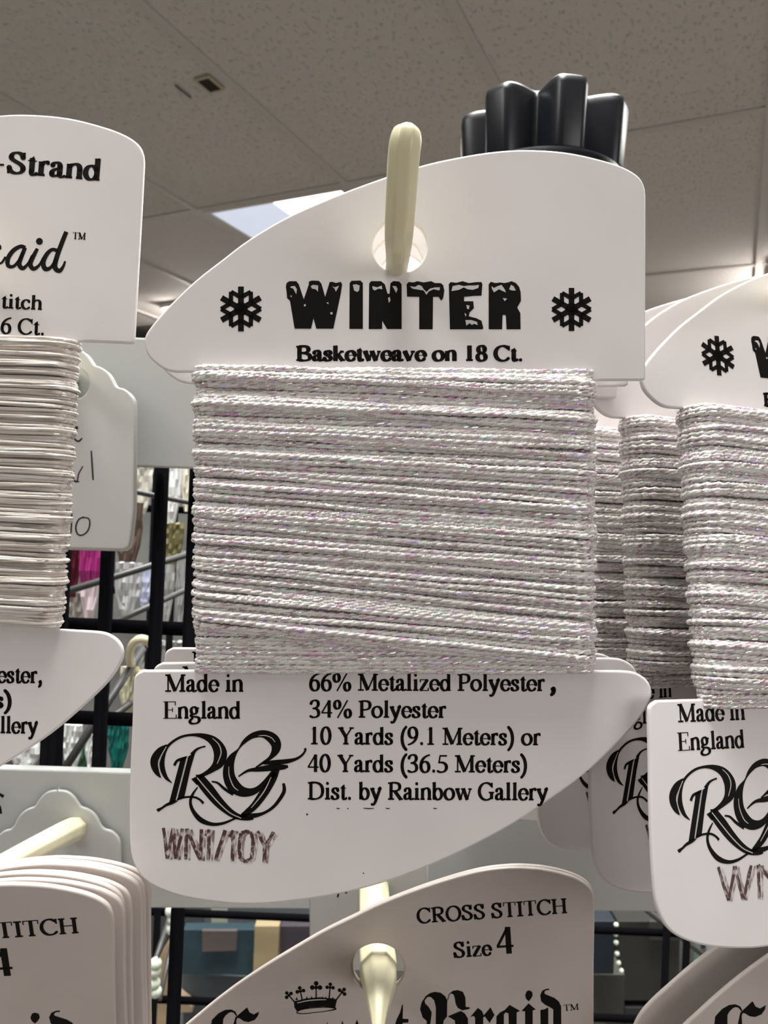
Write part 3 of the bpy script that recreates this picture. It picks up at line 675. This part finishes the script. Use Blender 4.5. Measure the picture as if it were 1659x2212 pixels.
BLACKL = [z5(p) for p in ([(35,370),(50,300),(90,240),(130,210),(180,195),(240,205),(285,240),(305,280),(302,440),(270,480),(245,516),(190,516),(192,350),(175,280),(140,245),(110,245),(80,280),(85,310),(120,345),(150,400),(145,450),(120,516),(105,516),(100,485),(60,450)],
 [(305,280),(320,220),(360,185),(410,178),(460,195),(485,250),(488,345),(530,350),(525,365),(455,380),(410,355),(390,320),(380,260),(370,225),(345,210),(325,225),(312,280)],
 [(310,440),(440,385),(480,410),(510,460),(518,516),(400,516),(380,480),(340,455)],
 [(535,445),(610,355),(650,385),(668,430),(735,350),(775,425),(725,505),(680,440),(662,450),(662,516),(585,516),(582,450),(565,435)],
 [(790,516),(795,440),(830,400),(880,375),(925,325),(1030,385),(995,400),(995,516),(920,516),(915,410),(885,400),(868,420),(868,516)],
 [(1045,385),(1115,310),(1185,370),(1155,380),(1155,516),(1080,516),(1080,390)], [(1080,230),(1095,190),(1120,180),(1150,195),(1155,230),(1140,260),(1115,290),(1090,265)],
 [(1318,165),(1290,165),(1250,185),(1230,230),(1240,290),(1280,325),(1330,350),(1360,370),(1360,516),(1440,516),(1438,340),(1415,290),(1370,255),(1310,230),(1275,215),(1270,195),(1290,178),(1318,178)], [(1232,375),(1270,370),(1310,350),(1310,516),(1235,516)])]
BLACKL += [z4d(p) for p in ([(1155,385),(1165,390),(1160,555),(1230,560),(1228,600),(1160,605),(1150,619),(1030,619),(1090,560),(1130,480)],
 [(225,619),(260,590),(295,619)], [(395,619),(440,578),(495,619)], [(545,619),(615,565),(680,619)], [(770,619),(820,595),(865,619)], [(922,619),(950,580),(975,619)])]
BLC = [z4c([(290,619),(320,570),(400,490),(480,450),(550,445),(600,470),(620,510),(610,530),(600,510),(580,485),(550,475),(520,485),(480,520),(455,560),(445,619)]), z4c([(540,619),(600,540),(740,420),(770,480),(820,505),(885,470),(870,520),(830,570),(760,595),(700,585),(650,550),(625,545),(612,575),(612,619)])]
CROWN = [[(635,2163),(660,2157),(690,2154),(722,2157),(728,2160),(726,2168),(724,2177),(700,2174),(670,2176),(641,2184),(636,2176)]]
CROWN += ribbon(catmull([(640,2187,2),(650,2181,2),(670,2177.5,2),(700,2175.5,2),(722,2177,3),(724,2180,3),(705,2184,1.6),(680,2187,1.6),(655,2189.5,1.8),(641,2188,2.4)], 4))
for cx_, cy_, r_, bx_, by_ in ((683,2133,5.2,683,2157),(649,2141,4.2,653,2160),(713,2133,4.0,711,2158),(624,2150,4.0,636,2164),(739,2143,4.2,726,2160)):
    dx_, dy_ = cx_-bx_, cy_-by_; l_ = math.hypot(dx_, dy_); ux, uy = dx_/l_, dy_/l_
    CROWN += ribbon([(bx_, by_, 3.0), (cx_, cy_, 2.4)])
    for a_, b_3 in ((1.7, 0), (0, 1.6), (0, -1.6)): CROWN.append(disc(cx_+ux*a_*r_-uy*b_3*r_, cy_+uy*a_*r_+ux*b_3*r_, r_*1.0, 9))
    CROWN.append(disc(cx_, cy_, r_*.8, 8))
for x_ in (641, 663, 673, 697, 704, 719): CROWN.append([(x_-3, 2160), (x_, 2150+abs(x_-683)*.08), (x_+3, 2160)])
CROWNW = ribbon(catmull([(642,2166,1.6),(665,2161,2.2),(690,2159,2.2),(705,2159,1.4)], 4))
def lower_card(name, PM, label, group, prints=True):
    t = card_root(name, PM, label, group)
    return t
gB = 'gothic-lettered cards in the lower row'
BP = pose(0, 0, 0, 0, 0, -.115)
low = card_root('braid_card', BP, 'lower middle card reading CROSS STITCH Size 4 with a small crown', 'lower middle cards')
plate('card_plate', OUT_B, [HOLE_B], M_CARD_SHADED, low, k=KB)
def prints_B(root, blk=True, ghost=False):
    lt = text('CROSS STITCH', (901, 1995), (1226, 1972.5), 32.5, .7) + text('Size', (980, 2069.5), (1063, 2063.5), 34, .8) + text('4', (1073, 2061.5), (1112, 2059), 57, .9) + text('TM', (1218, 2184), (1251, 2181), 13.5, .2)
    print_mesh('printed_lettering', lt, M_INK, root, k=KB)
    print_mesh('gothic_lettering', BLACKL+BLC, M_INK, root, k=KB)
    cr = print_mesh('crown_mark', CROWN, M_INK, root, k=KB); print_mesh('crown_highlight', CROWNW, M_SNOW, cr, .00006, k=KB)
prints_B(low)
low2 = card_root('braid_card', pose(0, 0, .004, .0001, -.0003, -.1163), 'second lower middle card, only its upper rim showing behind the crown card', 'lower middle cards')
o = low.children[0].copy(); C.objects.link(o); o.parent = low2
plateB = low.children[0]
# lower left stack
LLP = pose(0.22183, 0.07978, -0.03555, -0.06352, 0.00866, -0.07735)
ordn = ['front', 'second', 'third', 'fourth', 'fifth', 'sixth', 'rearmost']
for i in range(7):
    dz = -.0019*i
    PMi = Matrix.Translation((.0002*i+.0003*math.sin(i*2.1), .17*dz+.0002*math.sin(i*3.7), dz)) @ LLP @ Matrix.Rotation(.004*math.sin(i*1.7), 4, 'Z')
    t = card_root('braid_card', PMi, ordn[i]+' card of the lower left stack'+(', its face ending in TITCH and a 4' if i == 0 else ', seen as a curved rim'), 'tight card stack at lower left')
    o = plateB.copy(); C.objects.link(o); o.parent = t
    if i == 0: prints_B(t)
# lower right pair
for i, lb in enumerate(('front card at the lower right corner, one gothic capital showing', 'second lower right card, a grey rim behind the front one')):
    PMi = pose(0, 0, .047-.02*i, .0706-.0009*i, .00749+.0010*i, -.1065-.004*i)
    t = card_root('braid_card', PMi, lb, 'lower right cards')
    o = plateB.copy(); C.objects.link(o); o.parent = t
    if i == 0: prints_B(t)

# ------------------------------------------------------------------ pegs
def peg(label, secs, extra=None):
    """secs: (px, py, depth, half width px at that depth)"""
    pts = [P(*s[:3]) for s in secs]; rad = [(s[3]*s[2]/F, (s[4] if len(s) > 4 else s[3])*s[2]/F) for s in secs]
    pts = [Vector(p) for p in catmull(pts, 4)]; rad = [tuple(q) for q in catmull(rad, 4)]
    t = tube('display_peg', pts, rad, M_PEG, None, 40, facet=True)
    tag(t, label, 'peg', 'cream display pegs'); return t
peg('cream peg with upturned tip holding the front card in the middle',
    [(830, 880, .171, 22), (840, 780, .150, 24), (852, 650, .118, 25), (857, 575, .101, 26), (860, 545, .094, 28), (862, 500, .088, 33), (866, 430, .0845, 35), (872, 340, .0825, 37), (877, 300, .082, 36), (880, 280, .082, 26), (881, 270, .082, 12)])
peg('cream peg through the hole of the lower middle card',
    [(805, 1850, .171, 30), (812, 2020, .128, 38), (817, 2088, .1185, 42), (819, 2110, .112, 40), (819, 2150, .105, 30), (818, 2200, .098, 18), (817, 2240, .092, 12), (816, 2300, .086, 10)])
peg('cream peg angled over the lower left stack of cards',
    [(165, 1790, .1705, 26), (140, 1800, .160, 26), (60, 1842, .137, 26), (-30, 1890, .118, 26), (-60, 1895, .112, 24)])
peg('cream peg behind the left card, holding the handwritten tags',
    [(150, 815, .1705, 20), (140, 800, .150, 22), (40, 690, .124, 24), (-70, 600, .103, 24), (-90, 560, .094, 26), (-92, 480, .09, 26)])
peg('cream peg of the right card stack, outside the frame edge',
    [(1420, 880, .171, 20), (1600, 700, .130, 22), (1760, 610, .1, 24), (1800, 560, .092, 24), (1820, 450, .088, 24)])

# ------------------------------------------------------------------ rails, tags
def rect_obj(name, quad, d, th, m, parent=None, bevel=.0):
    """Plate whose front corners are given as photo pixels at depth d."""
    fr_ = [P(x, y, d) for x, y in quad]; n = (fr_[1]-fr_[0]).cross(fr_[2]-fr_[0]).normalized()
    if n.y < 0: n = -n
    bm = bmesh.new(); a = [bm.verts.new(p) for p in fr_]; b = [bm.verts.new(p+n*th) for p in fr_]
    bm.faces.new(a); bm.faces.new(b[::-1])
    for i in range(4): bm.faces.new((a[i], a[(i+1) % 4], b[(i+1) % 4], b[i]))
    return bm_obj(name, bm, m, parent, bevel=bevel)
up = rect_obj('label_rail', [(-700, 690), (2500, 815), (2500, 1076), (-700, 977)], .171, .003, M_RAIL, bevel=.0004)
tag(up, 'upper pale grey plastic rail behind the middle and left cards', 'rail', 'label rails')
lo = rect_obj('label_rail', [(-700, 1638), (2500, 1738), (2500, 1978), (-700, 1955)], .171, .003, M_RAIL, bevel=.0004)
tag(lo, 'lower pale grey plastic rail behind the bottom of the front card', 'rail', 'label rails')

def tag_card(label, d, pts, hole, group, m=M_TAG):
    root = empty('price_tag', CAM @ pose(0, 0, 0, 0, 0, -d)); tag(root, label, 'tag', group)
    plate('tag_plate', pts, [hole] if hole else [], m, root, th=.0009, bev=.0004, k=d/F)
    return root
SCAL = [(152, 752), (172, 755), (186, 765), (196, 778), (203, 788), (215, 792), (228, 800), (238, 812), (246, 828), (254, 836), (268, 840), (280, 850), (287, 862), (289, 880)]
left_half = [(2*150-x, y-2) for x, y in SCAL[::-1]]
tagshape = catmull(left_half+SCAL, 3) + [(288, 1100), (281, 1165), (277, 1180), (268, 1186), (255, 1187), (60, 1182), (30, 1178), (22, 1165), (15, 900)]
t1 = tag_card('white scallop-topped tag with handwriting, hanging behind the left card', .160, tagshape, disc(164, 828, 28, 28, 33), 'handwritten tags')
t2 = tag_card('second scallop-topped tag, its rim showing right of the handwritten one', .1635, [(x+6, y+4) for x, y in tagshape], disc(168, 830, 28, 28, 33), 'handwritten tags')
kt = .160/F
def zh(p): return zc(p, 3.687, 0, 600)
hw = []
for s_ in ([(585,1240,12),(592,1280,14),(625,1303,16),(655,1277,12)], [(585,1540,12),(583,1600,14),(612,1625,12),(628,1560,12),(662,1500,10)], [(585,1618,10),(610,1622,12),(632,1626,10)], [(727,1378,12),(735,1500,15),(742,1612,14)], [(572,1870,12),(570,1950,13),(565,2035,12)],
  [(672,1905,12),(628,1925,13),(604,1985,14),(618,2040,14),(655,2050,13),(700,2015,13),(716,1950,13),(700,1915,12),(655,1912,10)]): hw += stroke(zh(s_))
hw.append(zh(disc(610, 1195, 14)))
print_mesh('handwriting', hw, M_PEN, t1, k=kt)
SC2 = [(x-28, y+955) for x, y in SCAL]
lh2 = [(2*124-x, y) for x, y in SC2[::-1]]
tagshape2 = catmull(lh2+SC2, 3) + [(262, 1960), (262, 2100), (250, 2115), (0, 2115), (-13, 2100)]
t3 = tag_card('scallop-topped grey tag on the lower rail behind the lower left peg', .1690, tagshape2, disc(150, 1790, 22, 20), 'tag on the lower rail', M_RAIL)
for s_ in ([(-6,1712,4),(8,1721,8)], [(-4,1735,4),(0,1745,6),(2,1758,6)]): print_mesh('printed_mark', stroke(s_), M_INK, t3, k=.169/F)
t4 = tag_card('grey hanging tag between the front card and the lower middle card', .150, [(668, 1720), (925, 1728), (925, 2100), (668, 2095)], None, 'plain tags')
for q_ in ([(733, 1925, 3), (729, 1938, 4)], [(750, 1920, 3), (747, 1930, 4)]): print_mesh('printed_mark', ribbon(q_), M_INK, t4, k=.150/F)
t5 = tag_card('small price label with cropped word beside the slope of the front card', .166, [(1010, 1640), (1251, 1650), (1251, 1776), (1010, 1772)], None, 'plain tags')
print_mesh('printed_lettering', text('Colo', (1156, 1776-1), (1230, 1776-1), 24, .1)+[[(1230, 1773), (1243, 1774), (1243, 1776), (1230, 1775)]], M_INKG, t5, k=.166/F)

# ------------------------------------------------------------------ black star knob
kn = empty('star_knob', Matrix.Translation(P(1168, 410, .235))); tag(kn, 'black fluted plastic knob standing behind the top of the front card', 'knob')
NL = 7; R0 = .0262
def star(a):
    ph = ((a+PI/2+.77)*NL/(2*PI)+.5) % 1.0; d_ = abs(ph-.5)*2      # 0 at lobe centre, 1 in the valley
    return R0*(1-.17*(1-math.cos(PI*(d_-.24)/.76)) if d_ > .24 else 1)
def star_body(z0, z1_, n=210, rf=star):
    prof = [(0.0, z0, .0), (.93, z0, 0), (.985, z0+.001, 0), (1, z0+.0025, 0), (1, z1_-.003, 0), (.985, z1_-.001, 0), (.93, z1_, 0), (0.0, z1_-.001, 0)]
    vs, fs = [], []
    for s, z, _ in prof:
        for i in range(n):
            a = 2*PI*i/n; r = rf(a)*s*(1-.05*(z1_-z)/(z1_-z0)); vs.append((r*math.cos(a), r*math.sin(a), z))
    for k in range(len(prof)-1):
        for i in range(n):
            j = (i+1) % n; fs.append((k*n+i, k*n+j, (k+1)*n+j, (k+1)*n+i))
    return vs, fs
v_, f_ = star_body(.0, .0225); g_ = mesh_obj('knob_grip', v_, f_, M_KNOB, kn, True)
v_, f_ = star_body(-.001, .0016, 96, lambda a: .0250); mesh_obj('knob_skirt', v_, f_, M_KNOB, kn, True)
tube('knob_collar', [(0, 0, -.014), (0, 0, -.003)], .019, M_KNOB, kn, 32)
tube('knob_post', [(0, 0, -P(1170, 345, .235).z+.001), (0, 0, -.012)], .009, M_BLACK, kn, 20)

# ------------------------------------------------------------------ wire grids
def wire_grid(label, d, vx, hy, r, x0, x1, ytop, m):
    t = empty('wire_rack', Matrix.Translation((0, 0, 0))); tag(t, label, 'wire rack', 'wire racks')
    for x in vx:                              # uprights run down to the floor
        a = P(x, ytop, d); b = Vector((a.x, a.y, .0))
        tube('upright_wire', [a, b], r, m, t, 10)
    for y in hy:
        a = P(x0, y-.0414*(CX-x0), d); b = P(x1, y+.0414*(x1-CX), d)
        b.z = a.z; tube('cross_wire', [a+Vector((0, r*1.4, 0)), b+Vector((0, r*1.4, 0))], r, m, t, 10)
    return t
wire_grid('black wire rack carrying the rails, behind the left and middle cards', .179, [-120, 131, 149, 243, 353, 427, 1600, 1760], [1380, 1583, 2420], .0017, -700, 2300, 960, M_BLACK)
wire_grid('thinner black wire rack further back, seen in the bottom gaps', .33, [250, 338, 382, 424, 1480, 1524, 1700], [1120, 1300, 1996, 2186, 2400], .0016, -300, 2100, 1000, M_BLACK)
# slanted grey hook arms of the far side of the display
hooks = [((120, 1285), (430, 1190), .24, 8), ((245, 1345), (410, 1270), .27, 7), ((140, 1660), (310, 1400), .25, 9), ((230, 1560), (330, 1480), .26, 8), ((280, 1060), (430, 1090), .26, 6), ((320, 2120), (372, 1965), .29, 6), ((345, 2160), (385, 1975), .28, 5), ((1390, 1960), (1640, 2160), .36, 6)]
hl = ['first', 'second', 'third', 'fourth', 'fifth', 'sixth', 'seventh', 'eighth']
hookl = ['grey wire hook crossing in front of the magenta skein', 'grey wire hook above the upper cross wire', 'grey wire hook slanting below the left card', 'short grey wire hook beside the cream loop', 'thin grey hook just under the upper rail', 'grey hook with beads at the bottom left gap', 'second slim grey hook at the bottom left gap', 'grey hook slanting in the bottom right gap']
for (a, b, d, w), lb in zip(hooks, hookl):
    tag(tube('display_hook', [P(*a, d), P(*b, d*1.12)], w*d/F, M_GREYW, None, 10), lb, 'hook', 'grey hooks on the far side')

# ------------------------------------------------------------------ skeins and packets beyond the rack
def skein(label, x0, x1, y0, y1, d, col, tip=None, taper=.35, rough=.35):
    t = empty('hanging_skein', Matrix.Translation(P((x0+x1)/2, y0, d))); tag(t, label, 'skein', 'skeins hanging beyond the rack')
    m = mat('skein_'+label.split()[0], col, rough); noise_tint(m, tuple(c*.75 for c in col), tuple(min(1, c*1.1) for c in col), 40, vec=(20, 1, 1))
    mt = mat('skein_end', tip, rough) if tip else m
    W = (x1-x0)*d/F; Hh = (y1-y0)*d/F; n = 7; r = random.Random(int(x0*7+y0))
    for i in range(n):
        u = (i+.5)/n-.5; pts = []; rads = []
        for s in range(9):
            q = s/8; w_ = 1-(1-taper)*max(0, (q-.55)/.45)
            pts.append((u*W*w_+r.uniform(-.02, .02)*W, r.uniform(-.0006, .0006), -q*Hh)); rads.append(W/n*.78*(.55+.45*w_))
        tube('strand', pts[:6] if tip else pts, rads[:6] if tip else rads, m, t, 6)
        if tip: tube('strand', pts[5:], rads[5:], mt, t, 6)
    return t
WH = (.86, .88, .88)
skein('magenta skein with white lower end, behind the left card', 178, 222, 1120, 1345, .26, (.42, .03, .22), (.75, .62, .68))
skein('dark red skein left of the magenta one', 150, 178, 1120, 1290, .28, (.10, .005, .02))
skein('brown skein right of the magenta one', 252, 308, 1085, 1232, .30, (.13, .09, .07))
skein('olive skein between the uprights, near the front card', 346, 396, 1130, 1218, .30, (.20, .18, .08))
skein('cream skein hanging at the top of the gap under the upper rail', 292, 330, 1000, 1110, .31, (.72, .70, .62))
skein('white skein right of the cream one under the upper rail', 354, 392, 1000, 1140, .31, WH)
skein('pale skein close to the edge of the front card, top of the gap', 395, 422, 1000, 1105, .33, (.78, .74, .62))
skein('grey white skein with drooping tip above the cross wire', 252, 306, 1215, 1330, .29, (.55, .56, .58))
skein('bluish white skein end beside the second upright', 300, 330, 1225, 1310, .31, (.65, .70, .95))
skein('clear grey skein right of the second upright', 352, 378, 1200, 1345, .31, (.50, .50, .50))
skein('slim grey skein touching the front card edge', 380, 408, 1190, 1345, .33, (.42, .42, .42))
skein('beige skein under the satin thread of the left card', 146, 190, 1270, 1350, .29, (.36, .33, .30))
skein('pale yellow skein below the upper cross wire', 262, 300, 1440, 1545, .28, (.70, .68, .50))
skein('white skein below the left card slope', 140, 178, 1565, 1665, .27, WH)
skein('pointed white skein right of the dark green one', 186, 206, 1575, 1668, .27, WH, None, .1)
skein('dark green skein near the lower rail', 150, 200, 1600, 1668, .31, (.03, .10, .05))
skein('teal skein beside the front card', 236, 278, 1560, 1668, .29, (.0, .14, .12))
skein('white skein left of the broad upright', 22, 88, 1580, 1668, .27, WH)
skein('grey skein between the cross wires', 300, 330, 1380, 1500, .33, (.45, .45, .44))
skein('white skein right of the cream loop', 345, 400, 1385, 1450, .34, (.55, .55, .55))
# cream loop of a hook tip
lp = [P(306+26*math.cos(a), 1418+38*math.sin(a), .27+.01*math.sin(a)) for a in [PI*1.9-i*PI*1.6/16 for i in range(17)]]
tag(tube('loop_hanger', lp+[P(272, 1545, .275)], 9*.27/F, M_PEG, None, 10), 'cream plastic loop hanging left of the front card', 'hanger')

def packet(name, label, quad, d, th, m, lab=None):
    o = rect_obj(name, quad, d, th, m, None, .0006); tag(o, label, 'packet', 'packets standing beyond the rack')
    return o
def pm(n, c, c2=None): return noise_tint(mat(n, c, .6), tuple(x*.62 for x in c), c2 or tuple(x*.8 for x in c), 15, vec=(1, 1, 4))
packet('packet', 'dark teal packet in the bottom gap left of the lower middle card', [(395, 2008), (560, 2008), (560, 2108), (395, 2104)], .58, .01, pm('teal_cover', (.022, .055, .075)))
packet('label_card', 'taupe label on the dark teal packet', [(436, 2010), (512, 2010), (510, 2055), (436, 2057)], .572, .003, pm('taupe', (.12, .10, .095)))
packet('packet', 'blue grey packet standing under the teal one', [(395, 2100), (575, 2112), (575, 2400), (395, 2400)], .60, .02, pm('blue_grey', (.085, .105, .12)))
packet('packet', 'tan packet strip between teal and plum packets', [(550, 2000), (603, 2000), (599, 2110), (546, 2110)], .57, .01, pm('tan', (.42, .33, .19)))
packet('packet', 'plum packet beside the tan one', [(606, 2000), (680, 2000), (680, 2130), (604, 2130)], .575, .01, pm('plum', (.055, .045, .06)))
packet('storage_box', 'blue grey storage box just under the front card', [(440, 1930), (672, 1935), (672, 1998), (440, 1998)], .62, .08, pm('slate', (.12, .135, .15)))
packet('label_card', 'pale yellow label on the blue grey box', [(456, 1958), (490, 1958), (490, 1998), (456, 1998)], .60, .003, pm('pale', (.55, .56, .46)))
packet('packet', 'tan card standing in the bottom left gap', [(335, 2080), (366, 2030), (372, 2300), (315, 2300)], .50, .004, pm('tan_b', (.45, .34, .20)))
packet('packet', 'peach packet between two dark uprights at bottom left', [(383, 2150), (415, 2175), (415, 2188), (383, 2188)], .589, .01, pm('peach', (.45, .33, .22)))
packet('packet', 'dark blue packet right of the lower middle card', [(1276, 1990), (1330, 1990), (1326, 2105), (1276, 2105)], .5, .02, pm('navy', (0.0033, 0.011, 0.022)))
packet('storage_box', 'large dark grey box in the bottom right gap', [(1334, 1990), (1470, 1990), (1466, 2162), (1340, 2162)], .56, .1, pm('charcoal', (0.0275, 0.0264, 0.0237)))
packet('label_card', 'grey label on the dark grey box', [(1402, 1990), (1470, 1993), (1468, 2032), (1402, 2032)], .55, .003, pm('greylab', (0.0468, 0.0457, 0.044)))
packet('storage_box', 'olive grey box low in the bottom right gap', [(1276, 2105), (1350, 2105), (1348, 2212), (1276, 2212)], .52, .1, pm('olive_grey', (0.055, 0.055, 0.0468)))
packet('packet', 'dark slate packet low beside the olive grey box', [(1350, 2176), (1480, 2176), (1480, 2330), (1350, 2330)], .56, .05, pm('dslate', (0.0275, 0.0303, 0.033)))
packet('packet', 'slim pale green packet between the right uprights', [(1504, 2000), (1515, 2000), (1510, 2400), (1501, 2400)], .45, .004, pm('mint', (.18, .30, .24)))
packet('packet', 'slim white packet right of the right upright', [(1530, 2020), (1545, 2020), (1540, 2400), (1528, 2400)], .45, .004, pm('pearl', (.40, .45, .50)))
packet('packet', 'teal packet in the far lower right gap', [(1545, 2040), (1600, 2040), (1600, 2140), (1545, 2140)], .5, .01, pm('teal_b', (.01, .06, .08)))
packet('packet', 'grey packet under the right card', [(1500, 1985), (1659, 1985), (1659, 2050), (1500, 2050)], .52, .02, pm('grey_c', (0.0495, 0.0495, 0.0484)))
packet('packet', 'dark packet behind the lower left hooks', [(300, 1950), (440, 1950), (440, 2100), (300, 2100)], .62, .01, pm('dark_c', (.07, .075, .08)))
# string of beads
def beads(label, pts, d, r, m):
    t = empty('bead_string', Matrix.Translation(P(*pts[0], d))); tag(t, label, 'bead string')
    o0 = P(*pts[0], d)
    tube('cord', [P(x, y, d)-o0 for x, y in pts], .0003, M_GREYW, t, 6)
    for x, y in pts:
        bm = bmesh.new(); bmesh.ops.create_uvsphere(bm, u_segments=12, v_segments=8, radius=r)
        for v in bm.verts: v.co += P(x, y, d)-o0
        bm_obj('bead', bm, m, t, True)
M_BEAD = mat('bead_glass', (.65, .72, .60), .15)
beads('string of small clear beads in the bottom right gap', [(1331, 1998), (1330, 2018), (1331, 2036), (1333, 2060), (1336, 2080), (1342, 2097)], .42, .0014, M_BEAD)
beads('pale green beads on the grey hook at bottom left', [(370, 1968), (374, 1985), (372, 2006), (336, 2082), (334, 2098), (333, 2124), (336, 2142)], .27, .0023, M_BEAD)
# plain backs behind everything in the gaps
bk = bm_obj('display_board', box_bm(-.6, .6, .95, 1.0, 0, CAMH+.03), noise_tint(mat('back_board', (.1, .1, .1), .7), (.05, .05, .05), (.13, .13, .125), 9), None)
tag(bk, 'grey board behind the far display, seen in the gaps', 'board')
